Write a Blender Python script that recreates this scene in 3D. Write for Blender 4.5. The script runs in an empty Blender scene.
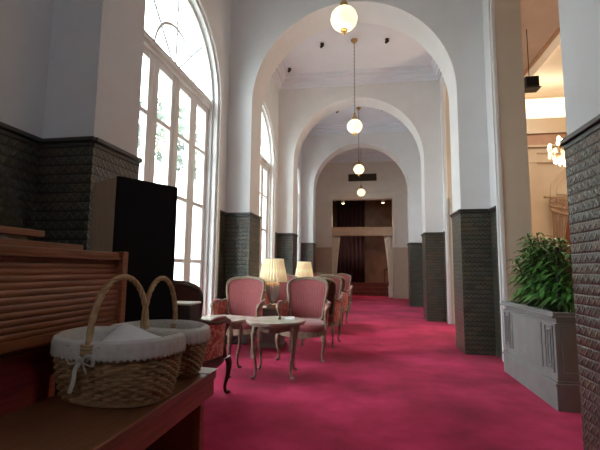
import bpy, bmesh, math, random
from mathutils import Vector, Matrix, Euler
random.seed(7)
PI = math.pi
scene = bpy.context.scene
COL = scene.collection

# ---------------------------------------------------------------- camera
cam_d = bpy.data.cameras.new('camera'); cam = bpy.data.objects.new('camera', cam_d); COL.objects.link(cam)
cam_d.sensor_fit = 'HORIZONTAL'; cam_d.sensor_width = 36.0; cam_d.lens = 399.63/600*36
cam_d.clip_start = 0.05; cam_d.clip_end = 200
yaw, pit, rol = -.1707, .1096, -.0102
fwd = Vector((math.sin(yaw)*math.cos(pit), math.cos(yaw)*math.cos(pit), math.sin(pit)))
right0 = Vector((math.cos(yaw), -math.sin(yaw), 0)); up0 = right0.cross(fwd)
rx = right0*math.cos(rol) - up0*math.sin(rol); ry = right0*math.sin(rol) + up0*math.cos(rol)
M = Matrix((rx, ry, -fwd)).transposed().to_4x4(); M.translation = Vector((0, 0, 1.2))
cam.matrix_world = M
scene.camera = cam

# ---------------------------------------------------------------- world, lights, exposure
scene.view_settings.view_transform = 'Standard'
scene.view_settings.look = 'None'
scene.view_settings.gamma = 1.0
scene.view_settings.use_curve_mapping = False
scene.view_settings.exposure = 0.22
scene.cycles.use_denoising = True
scene.cycles.max_bounces = 12
scene.cycles.diffuse_bounces = 7
scene.cycles.glossy_bounces = 4
scene.cycles.transmission_bounces = 8
scene.cycles.sample_clamp_indirect = 6.0
scene.cycles.caustics_refractive = False
scene.cycles.caustics_reflective = False
SKY = 12.5
w = bpy.data.worlds.new('world'); scene.world = w; w.use_nodes = True
bg = w.node_tree.nodes['Background']; bg.inputs[0].default_value = (0.87, 0.95, 1.0, 1); bg.inputs[1].default_value = SKY

# room measures (metres)
XL, XR, WL, WR = -1.926, 1.372, -2.344, 1.795
Y0, Y1, S, T = -1.32, 2.473, 3.7957, 0.60
Yn = [Y1 + S*i for i in range(5)]          # 2.473 6.269 10.064 13.86 17.656
XC, RA, SPR, CEIL, DADO = (XL+XR)/2, (XR-XL)/2, 3.995, 6.28, 2.08
YB, YE = -1.6, Yn[4]
HX0, HX1, HY0, HY1, HZ = WR+.35, 11.5, -3.0, 15.0, 7.45

def area(name, loc, rot, sx, sy, power, col, portal=False):
    d = bpy.data.lights.new(name, 'AREA'); d.shape = 'RECTANGLE'; d.size = sx; d.size_y = sy
    d.energy = power; d.color = col
    o = bpy.data.objects.new(name, d); o.location = loc; o.rotation_euler = rot; COL.objects.link(o)
    if portal: d.cycles.is_portal = True
    return o
area('hall_ceiling_light', (6.9, 8.6, 7.3), (0, 0, 0), 3.0, 8.0, 150, (1.0, .79, .57))
area('cove_light', (4.75, 6.0, 6.85), (0, math.radians(160), 0), .12, 13.0, 90, (1.0, .88, .70))
area('cove_light', (7.9, 13.6, 6.72), (math.radians(180), 0, 0), 6.5, .2, 60, (1.0, .88, .70))

# ---------------------------------------------------------------- materials
def mat(name, col, rough=.6, metal=0, spec=.5, emis=None, es=0, trans=0, sheen=0, coat=0, ior=None, alpha=None):
    m = bpy.data.materials.new(name); m.use_nodes = True
    b = m.node_tree.nodes['Principled BSDF']; I = b.inputs
    I['Base Color'].default_value = (*col, 1); I['Roughness'].default_value = rough; I['Metallic'].default_value = metal
    I['Specular IOR Level'].default_value = spec; I['Transmission Weight'].default_value = trans
    I['Sheen Weight'].default_value = sheen; I['Coat Weight'].default_value = coat
    if ior: I['IOR'].default_value = ior
    if emis: I['Emission Color'].default_value = (*emis, 1); I['Emission Strength'].default_value = es
    return m
class G:
    """small node helper"""
    def __init__(s, m): s.t = m.node_tree; s.b = s.t.nodes['Principled BSDF']
    def n(s, typ, **kw):
        nd = s.t.nodes.new(typ)
        for k, v in kw.items():
            if k.startswith('i_'):
                key = k[2:]; nd.inputs[int(key) if key.isdigit() else key.replace('_', ' ')].default_value = v
            else: setattr(nd, k, v)
        return nd
    def l(s, a, b): s.t.links.new(a, b)
    def math(s, op, a, b=None, c=None):
        nd = s.t.nodes.new('ShaderNodeMath'); nd.operation = op
        for i, v in enumerate((a, b, c)):
            if v is None: continue
            if isinstance(v, (int, float)): nd.inputs[i].default_value = v
            else: s.l(v, nd.inputs[i])
        return nd.outputs[0]
    def pos(s, world=True):
        if world: return s.n('ShaderNodeNewGeometry').outputs['Position']
        return s.n('ShaderNodeTexCoord').outputs['Object']
    def ramp(s, fac, stops):
        r = s.t.nodes.new('ShaderNodeValToRGB'); e = r.color_ramp.elements
        while len(e) < len(stops): e.new(.5)
        for k, (p, c) in enumerate(stops): e[k].position = p; e[k].color = (*c, 1)
        s.l(fac, r.inputs[0]); return r.outputs[0]
    def bump(s, h, strength=.5, dist=.01):
        b = s.n('ShaderNodeBump'); b.inputs['Strength'].default_value = strength; b.inputs['Distance'].default_value = dist
        s.l(h, b.inputs['Height']); s.l(b.outputs[0], s.b.inputs['Normal'])
def noisy(name, c1, c2, scale=5, rough=.6, detail=4, bump=0, bdist=.005, stretch=None, world=False, lo=.35, hi=.65, **kw):
    m = mat(name, c1, rough, **kw); g = G(m)
    p = g.pos(world)
    if stretch:
        mp = g.n('ShaderNodeMapping'); mp.inputs['Scale'].default_value = stretch; g.l(p, mp.inputs[0]); p = mp.outputs[0]
    nz = g.n('ShaderNodeTexNoise'); nz.inputs['Scale'].default_value = scale; nz.inputs['Detail'].default_value = detail; g.l(p, nz.inputs['Vector'])
    g.l(g.ramp(nz.outputs['Fac'], [(lo, c1), (hi, c2)]), g.b.inputs['Base Color'])
    if bump: g.bump(nz.outputs['Fac'], bump, bdist)
    return m

M_wall = noisy('white_plaster', (.715, .725, .735), (.685, .695, .705), 3, .75, bump=.08, world=True)
M_wallend = noisy('greige_plaster', (.66, .64, .61), (.62, .60, .57), 3, .75, world=True)
M_trim = noisy('white_paint', (.74, .75, .75), (.70, .71, .71), 4, .4)
M_ceil = noisy('ceiling_paint', (.74, .77, .84), (.71, .74, .81), 2, .8, world=True)
M_capm = mat('dark_glazed_cap', (.035, .037, .033), .35)
M_beige = noisy('beige_paint', (.60, .54, .44), (.56, .50, .41), 2, .5)
M_wains = noisy('greige_wood_panel', (.48, .39, .31), (.42, .34, .27), 8, .5, stretch=(6, 6, .6))
M_hall = noisy('warm_hall_paint', (.60, .49, .36), (.56, .455, .33), 2, .6)
M_hallceil = noisy('pink_beige_ceiling', (.46, .36, .31), (.42, .33, .28), 2, .7)
M_hallwood = noisy('brown_wood_soffit', (.42, .24, .15), (.36, .20, .12), 5, .35)
M_cream = mat('cream_paint', (.92, .90, .84), .5)

# glazed relief tiles: rows with a zigzag relief, each tile its own glaze tint
def tile_mat():
    m = mat('relief_tile', (.08, .08, .06), .30, spec=.6, coat=.08); g = G(m)
    sep = g.n('ShaderNodeSeparateXYZ'); g.l(g.pos(True), sep.inputs[0])
    u = g.math('ADD', sep.outputs[0], sep.outputs[1]); z = sep.outputs[2]
    H = .066; Wd = .132
    vz = g.math('DIVIDE', z, H); row = g.math('FLOOR', vz); fv = g.math('FRACT', vz)
    uo = g.math('ADD', g.math('DIVIDE', u, Wd), g.math('MULTIPLY', g.math('MODULO', row, 2.0), .5))
    cu = g.math('FLOOR', uo); fu = g.math('FRACT', uo)
    # zigzag ridge
    tri = g.math('ABSOLUTE', g.math('SUBTRACT', g.math('FRACT', g.math('MULTIPLY', fu, 2.0)), .5))       # 0..0.5
    zig = g.math('ABSOLUTE', g.math('SUBTRACT', fv, g.math('MULTIPLY_ADD', tri, 1.1, .22)))
    ridge = g.math('SMOOTH_MIN', g.math('MULTIPLY', zig, 4.0), 1.0, .2)
    tri2 = g.math('MULTIPLY', g.math('ABSOLUTE', g.math('SUBTRACT', g.math('FRACT', g.math('MULTIPLY', fu, 4.0)), .5)), 1.2)
    hgt = g.math('ADD', g.math('MULTIPLY_ADD', g.math('SUBTRACT', 1.0, ridge), .5, .35), g.math('MULTIPLY', tri2, .3))
    ev = g.math('MINIMUM', fv, g.math('SUBTRACT', 1.0, fv))
    eu = g.math('MULTIPLY', g.math('MINIMUM', fu, g.math('SUBTRACT', 1.0, fu)), 2.0)
    jt = g.math('MINIMUM', 1.0, g.math('MULTIPLY', g.math('MINIMUM', ev, g.math('ADD', eu, .05)), 7.0))
    full = g.math('MULTIPLY', hgt, jt)
    cb = g.n('ShaderNodeCombineXYZ'); g.l(cu, cb.inputs[0]); g.l(row, cb.inputs[1])
    wn = g.n('ShaderNodeTexWhiteNoise'); g.l(cb.outputs[0], wn.inputs['Vector'])
    tint = g.ramp(wn.outputs['Value'], [(0, (.040, .044, .033)), (.35, (.068, .068, .050)), (.6, (.058, .066, .058)), (.8, (.100, .082, .048)), (1, (.066, .045, .032))])
    mx = g.n('ShaderNodeMix', data_type='RGBA', blend_type='MULTIPLY'); mx.inputs[0].default_value = 1
    g.l(tint, mx.inputs[6])
    g.l(g.ramp(full, [(0, (.15, .15, .14)), (.35, (.7, .7, .7)), (.6, (.95, .95, .9)), (1, (1.25, 1.25, 1.2))]), mx.inputs[7])
    g.l(mx.outputs[2], g.b.inputs['Base Color'])
    g.bump(full, 1.0, .009)
    return m
M_tile = tile_mat()

def carpet_mat():
    m = mat('crimson_carpet', (.45, .03, .09), .95, spec=.15, sheen=.16); g = G(m)
    g.b.inputs['Sheen Tint'].default_value = (1, .45, .6, 1)
    n1 = g.n('ShaderNodeTexNoise'); n1.inputs['Scale'].default_value = 1.0; n1.inputs['Detail'].default_value = 5; n1.inputs['Roughness'].default_value = .6
    g.l(g.pos(True), n1.inputs['Vector'])
    n2 = g.n('ShaderNodeTexNoise'); n2.inputs['Scale'].default_value = 160; g.l(g.pos(True), n2.inputs['Vector'])
    c = g.ramp(n1.outputs['Fac'], [(.36, (.23, .006, .030)), (.5, (.39, .012, .062)), (.64, (.56, .030, .118))])  # mottle of pile tracks, with uneven window light put into the colour
    g.l(c, g.b.inputs['Base Color']); g.bump(n2.outputs['Fac'], .5, .006)
    return m
M_carpet = carpet_mat()

def stripe_fabric(name, c1, c2, freq, axis=0):
    m = mat(name, c1, .75, sheen=.3); g = G(m)
    sep = g.n('ShaderNodeSeparateXYZ'); g.l(g.pos(False), sep.inputs[0])
    s = g.math('SINE', g.math('MULTIPLY', sep.outputs[axis], freq))
    n = g.n('ShaderNodeTexNoise'); n.inputs['Scale'].default_value = 30; g.l(g.pos(False), n.inputs['Vector'])
    f = g.math('MULTIPLY_ADD', s, .35, g.math('ADD', n.outputs['Fac'], 0.0))
    g.l(g.ramp(f, [(.25, c1), (.75, c2)]), g.b.inputs['Base Color'])
    return m
M_stripe = stripe_fabric('rose_striped_velvet', (.20, .030, .035), (.275, .062, .065), 230)
M_seat = noisy('rose_velvet', (.27, .05, .06), (.21, .036, .044), 12, .7, sheen=.4)
def floral():
    m = mat('floral_brocade', (.3, .05, .04), .7, sheen=.2); g = G(m)
    v = g.n('ShaderNodeTexVoronoi'); v.inputs['Scale'].default_value = 17; 
    n = g.n('ShaderNodeTexNoise'); n.inputs['Scale'].default_value = 9; n.inputs['Detail'].default_value = 3
    g.l(g.pos(False), n.inputs['Vector'])
    mx = g.n('ShaderNodeMix', data_type='VECTOR'); mx.inputs[0].default_value = .25
    g.l(g.pos(False), mx.inputs[4]); g.l(n.outputs['Color'], mx.inputs[5]); g.l(mx.outputs[1], v.inputs['Vector'])
    g.l(g.ramp(v.outputs['Distance'], [(.12, (.24, .02, .02)), (.3, (.50, .09, .07)), (.48, (.66, .30, .22)), (.6, (.34, .05, .04))]), g.b.inputs['Base Color'])
    return m
M_floral = floral()
M_shadedback = noisy('shaded_rear_fabric', (.13, .055, .045), (.10, .04, .035), 20, .85)  # chair rears: backlit shade put into the upholstery colour
M_frame = noisy('washed_gilt_wood', (.30, .23, .16), (.19, .14, .10), 25, .45, detail=6)
M_frameD = noisy('dark_walnut', (.085, .035, .022), (.05, .022, .015), 20, .35)
M_marble = noisy('cream_marble', (.50, .47, .40), (.39, .36, .29), 9, .16, detail=8, lo=.4, hi=.7)
M_organ = noisy('red_mahogany', (.27, .088, .036), (.18, .055, .024), 6, .36, detail=5, stretch=(8, .6, 8))
M_bench = noisy('brown_mahogany', (.21, .085, .040), (.14, .054, .026), 6, .32, detail=5, stretch=(8, .6, 8))
M_black = mat('black_cloth', (.006, .006, .008), .9, spec=.2)
M_spkwood = noisy('light_oak', (.50, .36, .24), (.42, .29, .19), 7, .5, detail=5, stretch=(8, 8, .7))
M_wicker = noisy('wicker', (.44, .27, .145), (.29, .17, .085), 30, .55, detail=3)
M_wickerL = noisy('wicker_handle', (.50, .34, .18), (.35, .22, .105), 30, .5, detail=3)
M_linen = noisy('white_linen', (.56, .54, .50), (.49, .47, .43), 30, .9, bump=.2)
M_paper = mat('white_paper', (.80, .80, .79), .8)
M_brass = mat('aged_brass', (.42, .28, .12), .35, metal=1)
M_brassd = mat('dark_bronze', (.10, .075, .05), .4, metal=1)
M_blackm = mat('black_metal', (.015, .014, .013), .5)
M_planter = noisy('grey_painted_wood', (.235, .245, .24), (.205, .212, .208), 5, .5)
M_soil = noisy('dark_soil', (.03, .02, .014), (.05, .035, .025), 40, .95, bump=.6)
M_stem = mat('green_stem', (.06, .09, .03), .6)
def leafm():
    m = mat('green_leaf', (.06, .2, .03), .4, spec=.5); g = G(m)
    n = g.n('ShaderNodeTexNoise'); n.inputs['Scale'].default_value = 7; g.l(g.pos(True), n.inputs['Vector'])
    g.l(g.ramp(n.outputs['Fac'], [(.3, (.028, .10, .018)), (.55, (.07, .21, .038)), (.75, (.16, .32, .07))]), g.b.inputs['Base Color'])
    return m
M_leaf = leafm()
M_crystal = mat('cut_glass', (.50, .42, .42), .18, trans=.35, ior=1.45)
def thin_glass(name, tint, gl=.06):
    m = bpy.data.materials.new(name); m.use_nodes = True; t = m.node_tree; t.nodes.remove(t.nodes['Principled BSDF'])
    a = t.nodes.new('ShaderNodeBsdfTransparent'); a.inputs[0].default_value = (*tint, 1)
    b = t.nodes.new('ShaderNodeBsdfGlossy'); b.inputs['Roughness'].default_value = .02
    f = t.nodes.new('ShaderNodeLayerWeight'); f.inputs[0].default_value = .5
    p = t.nodes.new('ShaderNodeMath'); p.operation = 'POWER'; p.inputs[1].default_value = 5; t.links.new(f.outputs['Facing'], p.inputs[0])
    q = t.nodes.new('ShaderNodeMath'); q.operation = 'MULTIPLY_ADD'; q.inputs[1].default_value = .5; q.inputs[2].default_value = .03; t.links.new(p.outputs[0], q.inputs[0])
    x = t.nodes.new('ShaderNodeMixShader'); t.links.new(q.outputs[0], x.inputs[0]); t.links.new(a.outputs[0], x.inputs[1]); t.links.new(b.outputs[0], x.inputs[2])
    t.links.new(x.outputs[0], t.nodes['Material Output'].inputs[0]); return m
M_glass = thin_glass('window_glass', (.97, .99, .98))
M_acryl = thin_glass('clear_acrylic', (.55, .58, .57), .3)
M_curtD = noisy('plum_velvet', (.060, .028, .044), (.042, .019, .031), 6, .9)
M_curtW = noisy('ivory_curtain', (.88, .84, .75), (.83, .78, .69), 6, .9)
M_salmon = noisy('salmon_wood', (.56, .40, .29), (.50, .35, .25), 4, .5)
M_brownpanel = noisy('brown_glossy_panel', (.28, .15, .085), (.19, .10, .055), 2.5, .3, detail=5)
M_swag = noisy('taupe_swag', (.36, .25, .17), (.30, .2, .14), 6, .85)
M_redcurt = mat('rust_curtain', (.22, .07, .03), .8)

def lampshade_mat():
    m = mat('pleated_shade', (.80, .68, .46), .8, emis=(1.0, .74, .40), es=.55); g = G(m)
    sep = g.n('ShaderNodeSeparateXYZ'); g.l(g.pos(False), sep.inputs[0])
    d = g.math('ABSOLUTE', g.math('SUBTRACT', sep.outputs[2], .16))
    g.l(g.math('MAXIMUM', .22, g.math('SUBTRACT', .44, g.math('MULTIPLY', d, 3.6))), g.b.inputs['Emission Strength'])
    return m
M_shade = lampshade_mat()
def globe_mat():
    m = mat('lit_opal_globe', (.9, .8, .6), .3, emis=(1.0, .82, .52), es=1.3); g = G(m)
    lw = g.n('ShaderNodeTexCoord'); sep = g.n('ShaderNodeSeparateXYZ'); g.l(lw.outputs['Object'], sep.inputs[0])
    v = g.n('ShaderNodeTexVoronoi'); v.inputs['Scale'].default_value = 26; g.l(lw.outputs['Object'], v.inputs['Vector'])
    h = g.math('MULTIPLY_ADD', sep.outputs[2], 2.2, 1.15)
    g.l(g.math('MULTIPLY', h, g.math('MULTIPLY_ADD', v.outputs['Distance'], .7, .6)), g.b.inputs['Emission Strength'])
    return m
M_globe = globe_mat()
M_bulb = mat('lit_bulb', (1, .8, .5), .4, emis=(1.0, .72, .38), es=9)
M_cove = mat('lit_cove', (.9, .8, .6), .6, emis=(1.0, .88, .66), es=1.0)

# ---------------------------------------------------------------- mesh helpers
class MB:
    def __init__(s): s.v = []; s.f = []
    def add(s, vs, fs, mtx=None):
        o = len(s.v); s.v += [tuple(mtx @ Vector(p)) if mtx else tuple(p) for p in vs]; s.f += [tuple(i+o for i in f) for f in fs]; return s
    def box(s, x0, x1, y0, y1, z0, z1, mtx=None):
        return s.add([(x0,y0,z0),(x1,y0,z0),(x1,y1,z0),(x0,y1,z0),(x0,y0,z1),(x1,y0,z1),(x1,y1,z1),(x0,y1,z1)],
                     [(3,2,1,0),(4,5,6,7),(0,1,5,4),(1,2,6,5),(2,3,7,6),(3,0,4,7)], mtx)
    def lathe(s, prof, seg=24, c=(0,0,0), flute=0, nf=0, mtx=None):
        vs = []; fs = []
        for r, z in prof:
            for k in range(seg):
                a = 2*PI*k/seg; rr = r*(1+flute*math.cos(nf*a)); vs.append((c[0]+rr*math.cos(a), c[1]+rr*math.sin(a), c[2]+z))
        n = len(prof)
        for i in range(n-1):
            for k in range(seg):
                a = i*seg+k; b = i*seg+(k+1) % seg; fs.append((a, b, b+seg, a+seg))
        if prof[0][0] > 1e-4: fs.append(tuple(range(seg-1, -1, -1)))
        if prof[-1][0] > 1e-4: fs.append(tuple((n-1)*seg+k for k in range(seg)))
        return s.add(vs, fs, mtx)
    def tube(s, pts, rad, seg=8, sq=(1, 1), closed=False, mtx=None, up=None):
        pts = [Vector(p) for p in pts]; n = len(pts)
        R = rad if isinstance(rad, (list, tuple)) else [rad]*n
        vs = []; fs = []; N = None
        for i, p in enumerate(pts):
            if closed: t = pts[(i+1) % n]-pts[i-1]
            else: t = pts[min(i+1, n-1)]-pts[max(i-1, 0)]
            t.normalize()
            if N is None:
                u = Vector(up) if up else (Vector((0,0,1)) if abs(t.z) < .9 else Vector((0,1,0)))
                N = (u - t*u.dot(t)).normalized()
            else: N = (N - t*N.dot(t)).normalized()
            B = t.cross(N)
            for k in range(seg):
                a = 2*PI*k/seg; vs.append(p + N*(R[i]*sq[0]*math.cos(a)) + B*(R[i]*sq[1]*math.sin(a)))
        m = n if closed else n-1
        for i in range(m):
            for k in range(seg):
                a = i*seg+k; b = i*seg+(k+1) % seg; j = ((i+1) % n)*seg
                fs.append((a, b, j+(k+1) % seg, j+k))
        if not closed: fs += [tuple(range(seg-1, -1, -1)), tuple((n-1)*seg+k for k in range(seg))]
        return s.add(vs, fs, mtx)
    def grid(s, fn, nu, nv, cu=False, mtx=None):
        vs = [fn(i/(nu if cu else nu-1) if nu > 1 else 0, j/(nv-1)) for j in range(nv) for i in range(nu)]
        fs = []
        for j in range(nv-1):
            for i in range(nu if cu else nu-1):
                a = j*nu+i; b = j*nu+(i+1) % nu; fs.append((a, b, b+nu, a+nu))
        return s.add(vs, fs, mtx)
    def prism(s, poly, z0, z1, mtx=None):
        n = len(poly); vs = [(x, y, z0) for x, y in poly]+[(x, y, z1) for x, y in poly]
        fs = [tuple(range(n-1, -1, -1)), tuple(range(n, 2*n))]+[(i, (i+1) % n, (i+1) % n+n, i+n) for i in range(n)]
        return s.add(vs, fs, mtx)
    def sphere(s, c, r, seg=12, rings=8, sc=(1,1,1)):
        prof = [(max(r*math.sin(PI*i/rings), 1e-5)*1.0, -r*math.cos(PI*i/rings)) for i in range(rings+1)]
        m = Matrix.Translation(c) @ Matrix.Diagonal((*sc, 1))
        return s.lathe(prof, seg, mtx=m)
    def build(s, name, m, parent=None, smooth=False, bevel=0, solid=0, loc=None, recalc=True):
        me = bpy.data.meshes.new(name); me.from_pydata(s.v, [], s.f); me.update()
        b = bmesh.new(); b.from_mesh(me)
        bmesh.ops.remove_doubles(b, verts=b.verts, dist=1e-5)
        if recalc: bmesh.ops.recalc_face_normals(b, faces=b.faces)
        b.to_mesh(me); b.free()
        if smooth: 
            me.shade_smooth() if hasattr(me, 'shade_smooth') else None
        me.materials.append(m)
        o = bpy.data.objects.new(name, me); COL.objects.link(o)
        if smooth:
            try: me.set_sharp_from_angle(angle=math.radians(50))
            except Exception: pass
        if parent: o.parent = parent
        if loc: o.location = loc
        if bevel:
            d = o.modifiers.new('bevel', 'BEVEL'); d.width = bevel; d.segments = 2; d.limit_method = 'ANGLE'
        if solid:
            d = o.modifiers.new('solid', 'SOLIDIFY'); d.thickness = solid; d.offset = 0
        return o
def tag(o, label=None, cat=None, group=None, kind=None):
    if label: o['label'] = label
    if cat: o['category'] = cat
    if group: o['group'] = group
    if kind: o['kind'] = kind
    return o
def empty(name, loc, rz=0):
    o = bpy.data.objects.new(name, None); COL.objects.link(o); o.location = loc; o.rotation_euler = (0, 0, rz)
    o.empty_display_size = .1
    return o
def copy_tree(o, parent=None):
    c = o.copy(); COL.objects.link(c)
    if parent: c.parent = parent
    for ch in [x for x in COL.objects if x.parent == o]: copy_tree(ch, c)
    return c
def st(mb, name, m, **kw): return tag(mb.build(name, m, **kw), kind='structure')

def catmull(P, n=6, closed=False):
    P = [Vector(p) for p in P]; out = []; N = len(P)
    for i in range(N if closed else N-1):
        if closed: a, b, c, d = P[i-1], P[i], P[(i+1) % N], P[(i+2) % N]
        else: a, b, c, d = P[max(i-1, 0)], P[i], P[i+1], P[min(i+2, N-1)]
        for k in range(n):
            t = k/n
            out.append(.5*((2*b)+(-a+c)*t+(2*a-5*b+4*c-d)*t*t+(-a+3*b-3*c+d)*t**3))
    if not closed: out.append(P[-1])
    return out
def lerpl(R, n):   # resample radii list to n values
    return [R[int(t)]+(R[min(int(t)+1, len(R)-1)]-R[int(t)])*(t-int(t)) for t in [i*(len(R)-1)/(n-1) for i in range(n)]]

def arch_wall(mb, axis, u0, u1, zt, t0, t1, opens, z0=0):
    """wall with arched openings; axis 'x': u is X and thickness along Y; axis 'y': u is Y."""
    def P(u, z, t): return (u, t, z) if axis == 'x' else (t, u, z)
    def box(a, b, za, zb):
        if axis == 'x': mb.box(a, b, t0, t1, za, zb)
        else: mb.box(t0, t1, a, b, za, zb)
    cur = u0
    for c, r, spr in opens:
        if c-r > cur: box(cur, c-r, z0, zt)
        n = 40; pts = [(c-r*math.cos(PI*i/n), spr+r*math.sin(PI*i/n)) for i in range(n+1)]
        vs = []; fs = []
        for (u, z) in pts: vs += [P(u, z, t0), P(u, z, t1), P(u, zt, t0), P(u, zt, t1)]
        for i in range(n):
            a = 4*i; b = a+4
            fs += [(a, b, b+2, a+2), (a+1, a+3, b+3, b+1), (a, a+1, b+1, b), (a+2, b+2, b+3, a+3)]
        mb.add(vs, fs)
        cur = c+r
    if u1 > cur: box(cur, u1, z0, zt)
def arch_path(axis, c, r, spr, t, z0=0, n=36):
    pts = [(c-r, z0), (c-r, spr*.5)]+[(c-r*math.cos(PI*i/n), spr+r*math.sin(PI*i/n)) for i in range(n+1)]+[(c+r, spr*.5), (c+r, z0)]
    return [(u, t, z) if axis == 'x' else (t, u, z) for u, z in pts]
def arch_band(mb, axis, c, r0, r1, spr, t0, t1, z0=0, n=36):
    """square band following an arch between radii r0<r1"""
    def ring(r): return [(c-r, z0)]+[(c-r*math.cos(PI*i/n), spr+r*math.sin(PI*i/n)) for i in range(n+1)]+[(c+r, z0)]
    A, B = ring(r0), ring(r1); vs = []; fs = []
    for (ua, za), (ub, zb) in zip(A, B):
        for (u, z, t) in ((ua, za, t0), (ub, zb, t0), (ub, zb, t1), (ua, za, t1)): vs.append((u, t, z) if axis == 'x' else (t, u, z))
    for i in range(len(A)-1):
        a = 4*i
        for k in range(4): fs.append((a+k, a+(k+1) % 4, a+4+(k+1) % 4, a+4+k))
    m = 4*(len(A)-1); fs += [(3, 2, 1, 0), (m, m+1, m+2, m+3)]
    mb.add(vs, fs)

# ---------------------------------------------------------------- room shell
st(MB().box(WL-.35, WR+.35, YB-.2, 21.5, -.12, 0), 'floor', M_carpet)
st(MB().box(WR+.35, HX1+.3, HY0-.2, HY1+.3, -.12, 0), 'floor', noisy('hall_carpet', (.42, .28, .2), (.36, .24, .17), 3, .9))
st(MB().box(WL-.35, WR+.35, YB-.2, YE+.3, CEIL, CEIL+.15), 'ceiling', M_ceil)
# left wall with three tall arched window openings
WCs = [Yn[i]+T/2+S/2 for i in range(3)]; WC0 = WCs[0]-S
mb = MB(); WSP = 3.78; WRAD = 1.19
arch_wall(mb, 'y', YB-.2, YE+.3, CEIL, WL-.34, WL, [(c, WRAD, WSP) for c in WCs])
st(mb, 'wall_left', M_wall)
mb = MB(); ORAD = 1.20; OSP = 4.85
arch_wall(mb, 'y', YB-.2, YE+.3, CEIL, WR, WR+.35, [(c, ORAD, OSP) for c in WCs[:2]])
st(mb, 'wall_right', M_wall)
mb = MB(); arch_wall(mb, 'x', WL-.34, WR+.35, CEIL+.1, YB-.35, YB-.2, [(XC, .31, 3.05)]); mb.box(XC-.31, XC+.31, YB-.35, YB-.2, -.1, 2.3)  # small opening is for the added window behind the camera
st(mb, 'wall_back', M_wall)
wb = tag(empty('window_4', (XC, YB-.27, 0)), kind='structure')  # unseen window, added to bring fill daylight to the near left
mb = MB(); arch_band(mb, 'x', 0, .26, .33, 3.05, -.05, .08, z0=2.3); mb.box(-.30, .30, -.05, .10, 2.27, 2.34)
mb.box(-.02, .02, -.03, .03, 2.3, 3.05); mb.box(-.28, .28, -.025, .025, 3.03, 3.07); mb.build('window_frame', M_trim, wb)
TT = [.51, T, T, T]
st(MB().box(WL, XL, Yn[0]+.51, Yn[0]+.548, 0, CEIL), 'wall_left', M_wall)
for i in range(4):
    mb = MB(); arch_wall(mb, 'x', WL, WR, CEIL, Yn[i], Yn[i]+TT[i], [(XC, RA, SPR)])
    st(mb, 'wall_arch', M_wall)
# end wall with a tall framed opening into a vestibule
EL, ER, ET = -1.60, 1.03, 4.30
mb = MB(); mb.box(WL, EL, YE, YE+.3, 0, CEIL); mb.box(ER, WR, YE, YE+.3, 0, CEIL); mb.box(EL, ER, YE, YE+.3, ET, CEIL)
st(mb, 'wall_end', M_wallend)
mb = MB()
for (x0, x1, z0, z1) in ((EL-.2, EL, 2.2, ET+.26), (ER, ER+.14, 2.2, ET+.26), (EL, ER, ET, ET+.26)):
    mb.box(x0, x1, YE-.05, YE, z0, z1)
mb.box(EL-.23, ER+.17, YE-.08, YE, ET+.22, ET+.30)
st(mb, 'trim_1', M_wallend, bevel=.01)
mb = MB()   # wainscot panels each side of the opening
for x0, x1 in ((WL, EL), (ER, WR)):
    mb.box(x0, x1, YE-.03, YE, 0, 2.12); mb.box(x0, x1, YE-.06, YE, 2.08, 2.16); mb.box(x0, x1, YE-.05, YE, 0, .18)
    n = 2; wd = (x1-x0)/n
    for k in range(n):
        a, b = x0+k*wd+.06, x0+(k+1)*wd-.06
        for (p, q, r, s_) in ((a, b, .28, .31), (a, b, 1.96, 1.99), (a, a+.03, .28, 1.99), (b-.03, b, .28, 1.99)): mb.box(p, q, YE-.045, YE, r, s_)
st(mb, 'trim_2', M_wains)
# vestibule beyond
mb = MB(); VY = 20.6
mb.box(EL-.4, EL-.25, YE+.3, VY+.4, 0, 5); mb.box(ER+.4, ER+.55, YE+.3, VY+.4, 0, 5); mb.box(EL-.4, ER+.55, VY+.25, VY+.4, 0, 5)
mb.box(EL-.4, ER+.55, YE+.3, VY+.4, 4.75, 4.9)
st(mb, 'wall_vestibule', M_brownpanel)
mb = MB(); mb.box(EL-.25, ER+.4, 19.0, VY+.25, 0, .19); mb.box(EL-.25, ER+.4, 19.3, VY+.25, .19, .38); mb.box(EL-.25, ER+.4, 19.6, VY+.25, .38, .57)
st(mb, 'floor_stage', noisy('dark_red_step', (.16, .03, .025), (.10, .02, .02), 5, .7))
mb = MB(); mb.box(EL, ER, YE-.07, YE+.16, 2.70, 3.02); mb.box(EL, ER, YE-.09, YE+.18, 2.98, 3.05); mb.box(EL, ER, YE-.085, YE+.17, 2.67, 2.715)
st(mb, 'trim_3', M_salmon)

# dado of relief tiles + dark cap, following the piers
tiles = MB(); caps = MB(); bases = MB(); d = .014
def dado_x(x0, x1, y, side):   # face looking -Y (side=-1) or +Y
    ya, yb = (y-d, y) if side < 0 else (y, y+d)
    tiles.box(x0, x1, ya, yb, 0, DADO)
    for k, (h0, h1, e) in enumerate(((DADO-.035, DADO, .022), (DADO, DADO+.035, .045))):
        caps.box(x0-(e-d if k else 0), x1+(e-d if k else 0), y-e if side < 0 else y, y if side < 0 else y+e, h0, h1)
def dado_y(y0, y1, x, side):   # face looking -X / +X
    xa, xb = (x-d, x) if side < 0 else (x, x+d)
    tiles.box(xa, xb, y0, y1, 0, DADO)
    for k, (h0, h1, e) in enumerate(((DADO-.035, DADO, .022), (DADO, DADO+.035, .045))):
        caps.box(x-e if side < 0 else x, x if side < 0 else x+e, y0, y1, h0, h1)
WE = 1.25   # half width of the window surround
OE = 1.26
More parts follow.
